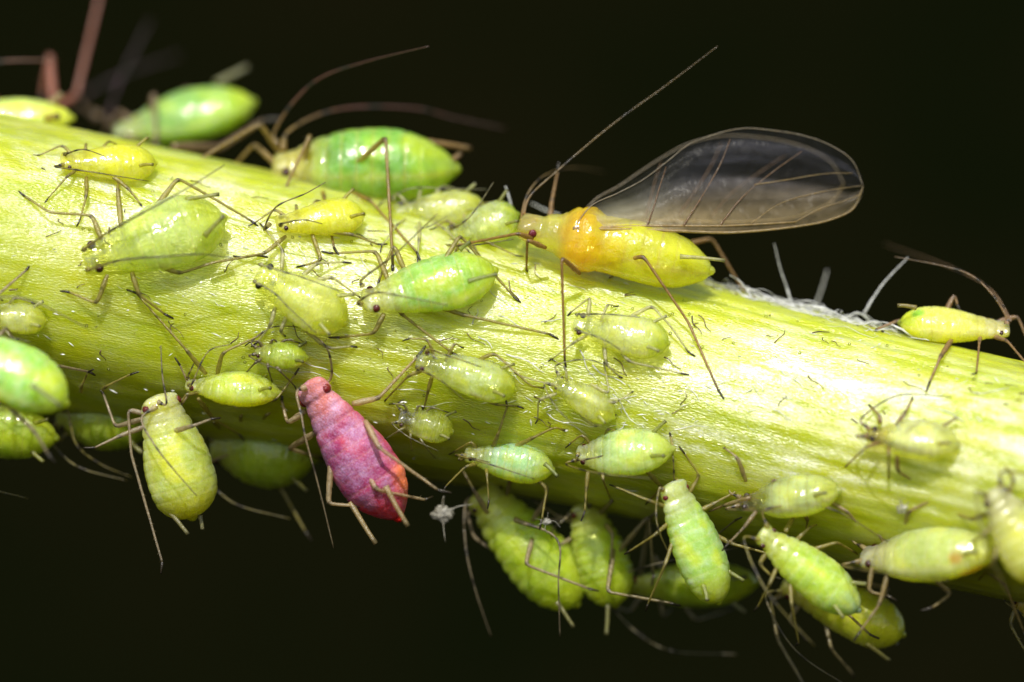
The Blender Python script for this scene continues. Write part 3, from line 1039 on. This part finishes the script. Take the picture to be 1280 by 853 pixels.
make_aphid('translucent grey-green aphid with dark head and two round glints, lower right of stem',
           (922, 630), (1050, 614), 64, u=52, prof='oval', cols=((.30, .20, .08), (.46, .56, .20), (.50, .58, .10), (.52, .58, .05)), mat=M_PALE, wax=0.3, leg_s=.85, eye_col=(.04, .02, .015), leg_col=(.45, .34, .16),
           legs=[[(935, 615), (905, 632), (885, 640)], [(940, 640), (930, 660), (910, 680)], [(1020, 640), (1010, 650), (1000, 690)], [(1040, 615), (1060, 640), (1080, 665)], [(925, 590), (922, 572), (905, 560)]])
make_aphid('green aphid pointing down right below the grey-green one, blue-white shine near its tail',
           (949, 665), (1074, 764), 60, u=18, prof='adult', cols=((.44, .50, .06), (.34, .50, .05), (.34, .55, .16), (.46, .54, .02)), wax=0.5, Y=-1.75, tilt=.1, eye_col=(.09, .012, .008), eye_s=1.1,
           legs=[[(960, 690), (948, 705), (964, 720)], [(985, 660), (990, 650), (1000, 640)]])
make_aphid('large pale yellow-green aphid with orange spots low at the right of the stem',
           (1076, 698), (1250, 688), 82, u=50, prof='oval', cols=((.54, .50, .20), (.46, .55, .14), (.52, .56, .07), (.55, .58, .03)), wax=0.35, dY=-.1, leg_col=(.45, .34, .12),
           spots=[(.75, .9, .14, (.55, .28, .02)), (.83, 1.9, .25, (.58, .34, .01)), (.75, -.9, .14, (.55, .28, .02))],
           legs=[[(1090, 710), (1085, 740), (1110, 745)], [(1110, 715), (1100, 755), (1075, 790)], [(1180, 725), (1190, 742), (1165, 760)], [(1240, 700), (1256, 730), (1280, 790)], [(1130, 665), (1135, 640), (1195, 610)]])
make_aphid('yellow aphid cut by the right picture edge, head up and pale',
           (1238, 612), (1312, 725), 78, u=20, prof='adult', cols=((.55, .50, .25), (.56, .58, .12), (.62, .58, .01), (.62, .58, .01)), wax=0.3, dY=-.15,
           legs=[[(1240, 640), (1215, 650), (1190, 640)]])
make_aphid('orange-yellow aphid low at the right picture edge, mostly out of the picture',
           (1262, 740), (1350, 760), 70, u=30, prof='oval', cols=((.50, .32, .06), (.56, .48, .03), (.55, .48, .02), (.55, .44, .01)), wax=0.1, Y=-1.2,
           auto_legs=2, legs=[[(1270, 760), (1262, 780), (1285, 820)]])
make_aphid('yellow-green aphid on the upper right stem edge facing right, legs and antennae held up',
           (1262, 413), (1124, 404), 58, u=60, prof='nymph', cols=((.52, .44, .12), (.55, .55, .08), (.44, .55, .02), (.60, .58, .02)), wax=0.35, Y=-.75, leg_col=(.42, .26, .12),
           spots=[(.85, -.2, .2, (.15, .38, .02)), (.22, .6, .16, (.30, .16, .03))],
           ants=[[(1258, 396), (1240, 368, 0), (1215, 345, .1), (1180, 333, .2), (1118, 321, .3)], [(1262, 398), (1238, 362, .5), (1190, 335, 1.2), (1105, 305, 2.2)]],
           legs=[[(1165, 388), (1193, 368), (1197, 382)], [(1180, 425), (1176, 445), (1162, 478)], [(1150, 392), (1120, 402), (1095, 412)], [(1250, 400), (1272, 395), (1284, 425)]],
           corn=[((1145, 385), (1122, 382)), None])

# ---- beneath the stem, in its shade
make_aphid('dark green aphid with scalloped flanks hanging below the stem, right of the shed skin',
           (598, 612), (722, 757), 84, u=12, prof='slug', cols=SHADED_GREEN, wax=0.12, Y=-0.15, seg=.014, scallop=.05, leg_col=(.46, .36, .20),
           ants=[[(582, 630), (582, 682, -.1), (594, 737, -.1), (614, 796, 0)], [(696, 674, -.6), (698, 730, -.6), (700, 796, -.5)]],
           legs=[[(612, 638, -.5), (592, 612, -.5), (567, 568, -.3)], [(600, 625), (583, 640), (592, 672), (625, 694)],
                 [(686, 670, -.5), (657, 706, -.6), (736, 736, -.5)], [(676, 658, -.5), (682, 625, -.5), (687, 590, -.5)]],
           corn=[((696, 752, -.4), (717, 784, -.4)), None])
make_aphid('dark green scalloped aphid with red eye hanging between two others below mid stem',
           (728, 628), (770, 758), 70, u=18, prof='slug', cols=SHADED_GREEN, wax=0.10, Y=-0.15, seg=.014, scallop=.06, leg_col=(.46, .38, .18), eye_col=(.22, .015, .01), eye_s=1.2,
           ants=[[(735, 634, -.2), (731, 612, -.4), (731, 580, -.5)], [(705, 650, -.1), (690, 665, -.1), (694, 700, 0)]],
           legs=[[(760, 655, -.35), (766, 668, -.5), (763, 704, -.45)], [(775, 706, -.3), (811, 645, -.5), (817, 720, -.3)], [(790, 690, -.3), (759, 740, -.7), (838, 754, -.6)]],
           corn=[((760, 755, -.1), (758, 794, -.1)), None])
make_aphid('green aphid lying level under the stem, seen side on behind the bright hanging one',
           (778, 733), (948, 728), 66, u=-35, prof='oval', cols=SHADED_GREEN, wax=0.1, Y=0.2, seg=.014, scallop=.03, eye_col=(.16, .02, .012), eye_s=1.2, leg_col=(.42, .36, .2),
           legs=[[(800, 720), (812, 648), (820, 640)], [(830, 715), (815, 690), (818, 740)]])
make_aphid('yellow-olive pointed aphid hanging lowest at lower right, one glinting shin across it',
           (978, 726), (1130, 794), 66, u=0, prof='nymph', cols=((.44, .40, .08), (.40, .44, .03), (.44, .46, .02), (.44, .46, .02)), wax=0.08, Y=-0.45, eye_col=(.10, .012, .01), eye_s=1.2, leg_col=(.46, .38, .18),
           legs=[[(990, 740), (963, 750), (972, 800), (1005, 856)], [(1000, 745), (985, 775), (1000, 790)], [(1040, 745, -.5), (1058, 766, -.6), (1088, 794, -.5)], [(1070, 720), (1112, 735), (1080, 785)]],
           corn=[((1083, 804, -.1), (1112, 826, -.1)), ((1108, 796, .1), (1122, 806, .1))])
make_aphid('shaded olive aphid mostly hidden under the stem at far left',
           (-70, 530), (72, 548), 66, u=-10, prof='oval', cols=SHADED_GREEN, wax=0.1, Y=-0.5, auto_legs=4)
make_aphid('shaded olive aphid under the stem behind the head of the clinging olive one',
           (70, 520), (190, 535), 70, u=-10, prof='oval', cols=SHADED_GREEN, wax=0.1, Y=-0.1, auto_legs=4,
           ants=[[(85, 515, -.2), (95, 555, -.2), (125, 580, -.1), (165, 597, 0)], None])
make_aphid('shaded yellowish aphid under the stem between the clinging olive and the red one',
           (262, 560), (395, 575), 84, u=-10, prof='oval', cols=SHADED_GREEN, wax=0.1, Y=0.0, auto_legs=4,
           legs=[[(330, 580), (345, 600), (382, 665)]])
make_aphid('small dull green aphid in shade between the lime aphid and the red one',
           (318, 440), (385, 448), 36, u=35, prof='oval', cols=SHADED_GREEN, wax=0.25, leg_s=.75, leg_col=(.25, .20, .08))
make_aphid('glassy newborn aphid with a round clear head, right of the red aphid',
           (498, 522), (566, 540), 44, u=30, prof='nymph', cols=((.56, .56, .30), (.36, .42, .06), (.40, .46, .04), (.44, .50, .04)), mat=M_PALE, wax=0.2, leg_s=.7, eye_s=1.0, eye_col=(.08, .03, .02), leg_col=(.45, .42, .2))

# ---- behind the upper edge
make_aphid('big round green aphid standing behind the top of the stem, long antennae arched back',
           (340, 210), (572, 212), 112, u=58, prof='oval', cols=((.38, .34, .07), (.13, .30, .03), (.28, .40, .015), (.30, .42, .015)), wax=0.25, Y=0.4, Hf=.95, leg_col=(.40, .27, .05), leg_s=1.25, eye_s=1.0,
           spots=[(.8, .3, .3, (.32, .42, .015))],
           ants=[[(343, 165, 0), (365, 130, -.1), (400, 98, -.3), (455, 78, -.6), (536, 58, -1.2)],
                 [(360, 165, .3), (400, 143, .6), (450, 134, .9), (520, 136, 1.2), (570, 148, 1.4), (632, 161, 1.6)]],
           legs=[[(428, 228, -.9), (482, 172, -1.2), (490, 312), (491, 332)], [(345, 200), (325, 155, -.3), (240, 205, -.5)], [(362, 235, -.6), (388, 168, -.8), (355, 240, -1.0)],
                 [(350, 215), (318, 180, .4), (290, 210, .5)]],
           ant_col=(.16, .06, .04), corn=[((535, 178, .1), (588, 186, .3)), ((553, 212, 0), (576, 192, .1))], corn_col=(.40, .24, .06))
make_aphid('blurred bluish green aphid behind the stem top at upper left',
           (142, 168), (318, 128), 88, u=55, prof='oval', cols=((.30, .36, .10), (.17, .33, .05), (.30, .42, .015), (.34, .44, .012)), wax=0.4, Y=2.1, leg_col=(.36, .24, .12), leg_s=1.7, ant_col=(.12, .07, .08),
           ants=[[(135, 150, .8), (150, 100, 1.6), (188, 25, 2.4)], [(100, 125, 2.2), (150, 95, 2.8), (225, 68, 3.4)]],
           legs=[[(190, 170), (192, 118, -.6), (196, 180, -.8)], [(220, 190), (275, 185, -.3), (330, 150, -.5)]],
           corn=[((270, 105, .2), (310, 84, .3)), ((303, 140, 0), (312, 150, 0))])
make_aphid('blurred yellow-green aphid at the top left corner of the stem',
           (-60, 146), (92, 148), 60, u=50, prof='oval', cols=((.46, .50, .12), (.42, .54, .08), (.52, .58, .02), (.55, .58, .01)), wax=0.4, Y=0.9, leg_col=(.50, .20, .12), leg_s=1.8,
           legs=[[(105, 160, .5), (62, 68, 1.2), (52, 120, 1.3)], [(60, 150, 1.2), (95, 120, 1.6), (126, -10, 2.4)]])

# ------------------------------------------------------------------ the winged aphid
WCOL = ((.50, .38, .10), (.56, .56, .03), (.55, .58, .03), (.62, .58, .01))
wa = make_aphid('yellow aphid with orange thorax and clear wings standing on the upper stem edge',
                (646, 283), (890, 340), 88, name='winged_aphid', category='winged aphid', group='winged aphids', u=55, prof='winged', cols=WCOL, mat=M_WINGED, wax=0.0,
                Y=-0.85, Hf=0.98, arch=0.02, seg=.02, leg_col=(.42, .24, .06), eye_col=(.20, .008, .02), eye_s=1.1, ant_lift=0.0, leg_s=.95,
                bands=[(.12, .235, (.62, .58, .10)), (.24, .42, (.70, .38, .008)), (.42, .52, (.66, .52, .01))], spots=[(.32, -.9, .25, (.72, .20, .005))],
                ants=[[(655, 268, 0), (663, 245, .05), (694, 216, .1), (764, 157, .2), (834, 106, .2), (897, 58, .1)],
                      [(652, 270, .3), (660, 242, .5), (680, 220, .8), (715, 210, 1.6), (755, 215, 2.4)]],
                legs=[[(686, 280, .35), (690, 250, .4), (697, 215, .5)], [(655, 295, -.1), (648, 292, -.35), (567, 308)], [(668, 305, -.3), (659, 300, -.45), (658, 338)],
                      [(720, 350, -.3), (702, 322, -.55), (706, 452)], [(762, 352, -.4), (804, 320, -.75), (860, 402), (898, 488)],
                      [(850, 330, .5), (890, 298, .6), (925, 356, .55), (942, 380, .5)]],
                corn=[None, ((850, 321, -.42), (906, 326, -.4))], corn_col=(.62, .60, .22), ant_col=(.25, .17, .06))
# domes of the thorax belong to the continuous body above; wings are hung on it
WINV = wa.inv


def wing(top, bot, yb, yt_, veins, dens_k, corr=0.035):
    tp = catmull([Vector((p[0], p[1], 0)) for p in top], 10)
    bt = catmull([Vector((p[0], p[1], 0)) for p in bot], 10)

    def samp(pl, f_):
        ds = [0]
        for i in range(1, len(pl)):
            ds.append(ds[-1] + (pl[i] - pl[i-1]).length)
        x = f_ * ds[-1]
        i = int(np.clip(np.searchsorted(ds, x), 1, len(ds) - 1))
        g_ = (x - ds[i-1]) / max(1e-9, ds[i] - ds[i-1])
        return pl[i-1].lerp(pl[i], g_)

    def pos(s_, v_):
        p = samp(tp, s_).lerp(samp(bt, s_), v_)
        yy = yb + (yt_ - yb) * s_ ** 1.2 + corr * math.sin(v_ * 17 + s_ * 3) * s_ * (1 - 0.4 * s_) + 0.30 * (1 - v_) * math.sin(s_ * math.pi) + 0.03 * noise.noise(Vector((s_ * 5, v_ * 5, 2)))
        return at(p.x, p.y, yy)
    ns, nv = 70, 34
    verts, faces, vc, vd = [], [], [], []
    for lay in (0, 1):
        for i in range(ns + 1):
            for j in range(nv + 1):
                s_, v_ = i / ns, j / nv
                verts.append(pos(s_, v_) + Vector((0, 0.006 * lay, 0)))
                tanc = (.62, .47, .22)
                c = mix((.20, .20, .26), tanc, smooth(v_, 0.35, 0.95) * (1 - .3 * s_))
                c = mix(c, (.60, .58, .42), (1 - smooth(s_, 0.05, 0.45)) * .8)
                vc.append(c)
                st = noise.noise(Vector((s_ * 1.4 + 5, v_ * 8 - s_ * 2.2, 3.3)))
                d = 0.022 + 0.16 * smooth(v_, 0.5, 1.0) + 0.30 * (1 - smooth(s_, 0.1, 0.62)) * smooth(v_, .12, .75)
                d += 0.20 * smooth(st, .05, .4) * smooth(s_, .25, .6) * (.35 + .65 * v_)
                d *= 0.62
                vd.append(d * dens_k)
    off = (ns + 1) * (nv + 1)
    for i in range(ns):
        for j in range(nv):
            q = i * (nv + 1) + j
            faces.append((q, q + 1, q + nv + 2, q + nv + 1))
            faces.append((off + q, off + q + nv + 1, off + q + nv + 2, off + q + 1))
    for i in range(ns):          # close the rim
        for j in (0, nv):
            q = i * (nv + 1) + j
            faces.append((q, q + nv + 1, off + q + nv + 1, off + q))
    w = build('wing', verts, faces, M_WING, wa.root, cols=vc, wax=vd, inv=WINV)
    for (ctrl, r0, r1, c) in veins:
        pts = catmull([pos(s_, v_) - Vector((0, 0.004, 0)) for (s_, v_) in ctrl], 12)
        N = len(pts)
        v, f, cc = tube(pts, [r0 + (r1 - r0) * i / (N - 1) for i in range(N)], [c] * N, 6)
        build('vein', v, f, M_LIMB, w, cols=cc, inv=WINV)
    return w


BROWN = (.20, .10, .03)
PALEV = (.50, .36, .14)
TOPE = [(718, 284), (728, 266), (752, 250), (787, 235), (819, 214), (866, 178), (912, 164), (944, 161), (1010, 171), (1047, 187), (1067, 203), (1077, 220), (1079, 233)]
BOTE = [(716, 286), (780, 287), (850, 289), (912, 291), (991, 284), (1041, 274), (1065, 262), (1077, 246), (1079, 233)]
rim_t = [(i / 12, 0.0) for i in range(13)]
rim_b = [(i / 12, 1.0) for i in range(13)]
VEINS = [(rim_b, .024, .008, PALEV), (rim_t, .007, .006, (.30, .24, .15)),
         ([(0.0, .90), (.25, .92), (.5, .93), (.72, .95)], .018, .009, PALEV),
         ([(.24, .93), (.27, .6), (.30, .28), (.33, .06)], .012, .004, BROWN),
         ([(.36, .93), (.43, .62), (.50, .32), (.54, .08)], .012, .004, BROWN),
         ([(.48, .92), (.56, .66), (.66, .42), (.75, .18)], .011, .004, BROWN),
         ([(.60, .55), (.70, .5), (.82, .40), (.92, .25)], .006, .003, PALEV),
         ([(.58, .92), (.68, .74), (.82, .62), (.97, .5)], .006, .003, PALEV),
         ([(.72, .95), (.80, .84), (.88, .78), (.96, .85)], .006, .003, PALEV)]
w1 = wing(TOPE, BOTE, -1.22, -0.55, VEINS, 1.0)
TOP2 = [(724, 272), (737, 254), (775, 232), (815, 205), (860, 180), (905, 170), (950, 172), (1000, 182), (1035, 200), (1052, 220), (1055, 230)]
BOT2 = [(724, 276), (790, 276), (850, 276), (905, 278), (980, 274), (1022, 262), (1048, 246), (1055, 230)]
w2 = wing(TOP2, BOT2, -0.45, 0.25, [VEINS[0][:1] + (.022, .009, PALEV), VEINS[1][:1] + (.010, .008, (.30, .24, .15)), VEINS[3], VEINS[4], VEINS[5]], 0.75)

# ------------------------------------------------------------------ plant hairs, wax threads, shed skin, specks
def wisp(pts_px, r0, r1, Y, name='stem_hair', label=None, col=None):
    pts = catmull([at(p[0], p[1], Y + (p[2] if len(p) > 2 else 0)) for p in pts_px], 8)
    N = len(pts)
    v, f, c = tube(pts, [0.6 * (r0 + (r1 - r0) * i / (N - 1)) for i in range(N)], [col or (.7, .7, .66)] * N, 6, 0.25)
    return build(name, v, f, M_THREAD, stem)


wisp([(990, 382), (983, 358), (975, 335), (968, 305)], .026, .008, -0.1)
wisp([(1018, 386), (1027, 362), (1034, 338)], .024, .012, 0.9)
wisp([(1080, 392), (1092, 372), (1108, 350), (1135, 322)], .030, .010, -0.2)
wisp([(940, 372), (925, 352), (912, 344)], .022, .008, -0.4)
wisp([(640, 262), (636, 246), (632, 233)], .028, .012, -0.3)
wisp([(700, 270), (680, 262), (664, 254)], .020, .010, 0.5)

# the matted threads along the upper edge
tv, tf = [], []
rnd = random.Random(3)
for k in range(110):
    x = 880 + 235 * rnd.random() ** 0.8
    s0 = at(x, 0, 0)
    zc, y0, R = stem_axis(s0.x)
    th = math.radians(rnd.gauss(1, 8))
    Lr = rnd.uniform(.15, .75)
    pts = []
    ang = rnd.gauss(-0.24, 0.30)
    h = rnd.uniform(0.0, .20) * rnd.random() * (1.0 if x < 1060 else .6)
    wob = rnd.uniform(0, 6)
    for i in range(9):
        f_ = i / 8 - .5
        xx = s0.x + f_ * Lr * math.cos(ang)
        zc, y0, R = stem_axis(xx)
        rr = R + 0.008 + h * (0.5 + 0.5 * math.sin(wob + i * .7)) + rnd.uniform(0, .012)
        tt = th + .05 * math.sin(wob + i * .9) + f_ * rnd.uniform(-.1, .1)
        pts.append(Vector((xx, y0 - math.sin(tt) * rr, zc + math.cos(tt) * rr)))
    r = rnd.uniform(.002, .0065)
    v, f, c = tube(pts, [r * (0.5 + math.sin(math.pi * (i + .5) / 9)) for i in range(9)], [(0, 0, 0)] * 9, 5, .2)
    b_ = len(tv)
    tv += v
    tf += [tuple(q + b_ for q in fc) for fc in f]
for k in range(30):
    x = 885 + 215 * rnd.random()
    Lr = rnd.uniform(.5, 1.5)
    s0 = at(x, 0, 0)
    wob, th = rnd.uniform(0, 6), math.radians(rnd.gauss(0, 7))
    hh = rnd.uniform(.01, .22) * rnd.random()
    pts = []
    for i in range(22):
        f_ = i / 21
        xx = s0.x - .3 + f_ * Lr
        zc, y0, R = stem_axis(xx)
        rr = R + .012 + hh * (0.5 + 0.5 * math.sin(wob + i * .55)) + rnd.uniform(0, .015)
        tt = th + .06 * math.sin(wob * 2 + i * .4)
        pts.append(Vector((xx, y0 - math.sin(tt) * rr, zc + math.cos(tt) * rr)))
    r = rnd.uniform(.005, .015)
    v, f, c = tube(pts, [r * (0.6 + .5 * rnd.random()) for i in range(22)], [(0, 0, 0)] * 22, 5, .3)
    b_ = len(tv)
    tv += v
    tf += [tuple(q + b_ for q in fc) for fc in f]

o = build('wax_threads', tv, tf, M_THREAD)
o['kind'] = 'stuff'
o['label'] = 'matted white waxy threads along the upper stem edge right of the winged aphid'
o['category'] = 'wax threads'

# scattered wax flakes and specks on the rind
tv, tf = [], []
for k in range(340):
    x = rnd.uniform(-10, 1290)
    fy = rnd.uniform(.06, .94)
    if rnd.random() < .4:
        x = rnd.gauss(880, 190)
        fy = min(.9, max(.1, rnd.gauss(.62, .10)))
    s0 = at(x, 0, -1)
    zc, y0, R = stem_axis(s0.x)
    th = math.asin(max(-.97, min(.97, 1 - 2 * fy)))
    tx = Vector((1, 0, -.22)).normalized()
    nrm = Vector((0, -math.cos(th), math.sin(th)))
    tz = nrm.cross(tx).normalized()
    c = Vector((s0.x, y0, zc)) + nrm * (R + .006)
    a_ = rnd.gauss(0, .5)
    d1 = tx * math.cos(a_) + tz * math.sin(a_)
    d2 = nrm.cross(d1)
    l_, w_ = rnd.uniform(.012, .07), rnd.uniform(.006, .014)
    b_ = len(tv)
    tv += [c - d1 * l_, c + d2 * w_ + nrm * .004, c + d1 * l_ + nrm * rnd.uniform(0, .02), c - d2 * w_, c + nrm * .018]
    tf += [(b_, b_+3, b_+4), (b_+3, b_+2, b_+4), (b_+2, b_+1, b_+4), (b_+1, b_, b_+4)]
def scraps(n, lr, rr_, xs, dark):
    vs, fs = [], []
    for k in range(n):
        x, ph = xs()
        s0 = at(x, 0, -1)
        Lr, wob, a_ = rnd.uniform(*lr), rnd.uniform(0, 6), rnd.uniform(-1.3, 1.3) if dark else rnd.gauss(-.2, .6)
        pts = []
        for i in range(8):
            f_ = i / 7 - .5
            xx = s0.x + Lr * f_ * math.cos(a_) + .02 * math.sin(wob + i * .8)
            zc, y0, R = stem_axis(xx)
            p2 = ph + (Lr * f_ * math.sin(a_) + .04 * Lr * math.sin(wob + i)) / R
            q_ = R + .004 + (.05 * Lr * (1 + math.sin(wob + i * .6)))
            pts.append(Vector((xx, y0 - math.cos(p2) * q_, zc + math.sin(p2) * q_)))
        r = rnd.uniform(*rr_)
        v, f, c = tube(pts, [r * (1 - .5 * i / 7) for i in range(8)], [(0, 0, 0)] * 8, 5, .3)
        b_ = len(vs)
        vs += v
        fs += [tuple(q + b_ for q in fc) for fc in f]
    return vs, fs


v_, f_s = scraps(70, (.12, .5), (.004, .011), lambda: (rnd.uniform(380, 1270), math.radians(rnd.gauss(0, 26))), False)
b_ = len(tv)
tv += v_
tf += [tuple(q + b_ for q in fc) for fc in f_s]
o = build('wax_flakes', tv, tf, M_THREAD, smooth_shade=False)
o['kind'] = 'stuff'
o['label'] = 'tiny white wax flakes scattered over the stem'
o['category'] = 'wax flakes'


# dark crumbs caught in the threads and a few honeydew drops
def crumbs(nm, label, cat, n, rng, mat, place):
    vs, fs = [], []
    for k in range(n):
        x, ph = place()
        s0 = at(x, 0, -.8)
        zc, y0, R = stem_axis(s0.x)
        r = rnd.uniform(*rng)
        c = Vector((s0.x, y0 - math.cos(ph) * (R + r * .6), zc + math.sin(ph) * (R + r * .6)))
        v, f, _ = sphere(c, r, (0, 0, 0), 10, 7)
        if nm == 'debris':
            v = [c + (p - c) * (1 + .6 * noise.noise((p - c) / r * 1.5 + c * 3)) for p in v]
        b_ = len(vs)
        vs += v
        fs += [tuple(q + b_ for q in fc) for fc in f]
    if nm == 'debris':
        v_, f_s = scraps(110, (.08, .3), (.005, .010), lambda: (rnd.uniform(0, 1270), math.radians(rnd.uniform(-50, 60))), True)
        b_ = len(vs)
        vs += v_
        fs += [tuple(q + b_ for q in fc) for fc in f_s]
    o_ = build(nm, vs, fs, mat)
    o_['kind'] = 'stuff'
    o_['label'] = label
    o_['category'] = cat


g = NT('debris_brown')
tcn = g.add('ShaderNodeTexCoord').outputs['Object']
bs = g.add('ShaderNodeBsdfPrincipled')
g.link(g.ramp(g.noise(tcn, 6.0, 3), [(0.3, (.03, .02, .01)), (0.7, (.16, .10, .05))]), bs.inputs['Base Color'])
bs.inputs['Roughness'].default_value = 0.6
g.link(bs.outputs[0], g.out.inputs['Surface'])
crumbs('debris', 'dark crumbs and broken leg bits strewn over the stem', 'debris', 46, (.008, .028), g.m,
       lambda: (rnd.uniform(880, 1120), math.radians(rnd.gauss(84, 7))))
g = NT('honeydew')
tp_ = g.add('ShaderNodeBsdfTransparent')
tp_.inputs['Color'].default_value = (1, 1, .85, 1)
gg = g.add('ShaderNodeBsdfGlossy')
gg.inputs['Roughness'].default_value = 0.05
ff_ = g.add('ShaderNodeFresnel')
mm = g.add('ShaderNodeMixShader')
g.link(ff_.outputs[0], mm.inputs[0])
g.link(tp_.outputs[0], mm.inputs[1])
g.link(gg.outputs[0], mm.inputs[2])
g.link(mm.outputs[0], g.out.inputs['Surface'])
crumbs('honeydew_drops', 'tiny clear sticky drops dotted over the stem', 'droplets', 260, (.007, .02), g.m,
       lambda: (rnd.uniform(0, 1280), math.radians(rnd.uniform(-45, 75))))


def shed_skin(label, pxc, Y, size, seed, nlegs=5):
    """a crumpled empty skin: a wrinkled husk with thin legs"""
    r_ = random.Random(seed)
    root = bpy.data.objects.new('shed_skin', None)
    root.empty_display_size = .1
    COL.objects.link(root)
    c = at(pxc[0], pxc[1], Y)
    root.location = c
    root['label'] = label
    root['category'] = 'shed skin'
    root['group'] = 'shed skins'
    inv = Matrix.Translation(-c)
    v, f, _ = sphere(c, size, (0, 0, 0), 26, 18)
    v2 = []
    for p in v:
        d = (p - c)
        n_ = noise.noise(d / size * 1.6 + Vector((seed, 0, 0))) * .5 + noise.noise(d / size * 4 + Vector((seed, 3, 0))) * .35
        d = Vector((d.x * 1.0, d.y * .7, d.z * .75)) * (1 + n_)
        v2.append(c + d)
    build('husk', v2, f, M_HUSK, root, inv=inv)
    for k in range(nlegs):
        a_ = r_.uniform(0, 6.28)
        d = Vector((math.cos(a_), r_.uniform(-.3, .1), math.sin(a_)))
        p1 = c + d * size * 1.8
        p2 = p1 + Vector((r_.uniform(-1, 1), 0, r_.uniform(-1, .4))) * size * 1.8
        pts = catmull([c, p1, p2], 6)
        vv, ff, cc = tube(pts, [size * .08 * (1 - .6 * i / (len(pts) - 1)) for i in range(len(pts))], [(0, 0, 0)] * len(pts), 6, .2)
        build('leg', vv, ff, M_HUSK, root, inv=inv)


shed_skin('crumpled white shed skin hanging below the stem between the red and dark green aphids', (553, 642), -0.6, .12, 4, 3)
shed_skin('small white shed skin scrap in front of the two dark green hanging aphids', (684, 652), -1.5, .05, 9)
shed_skin('pale shed skin scrap on the stem above the large aphid with orange spots', (1128, 636), -2.0, .07, 14, 4)
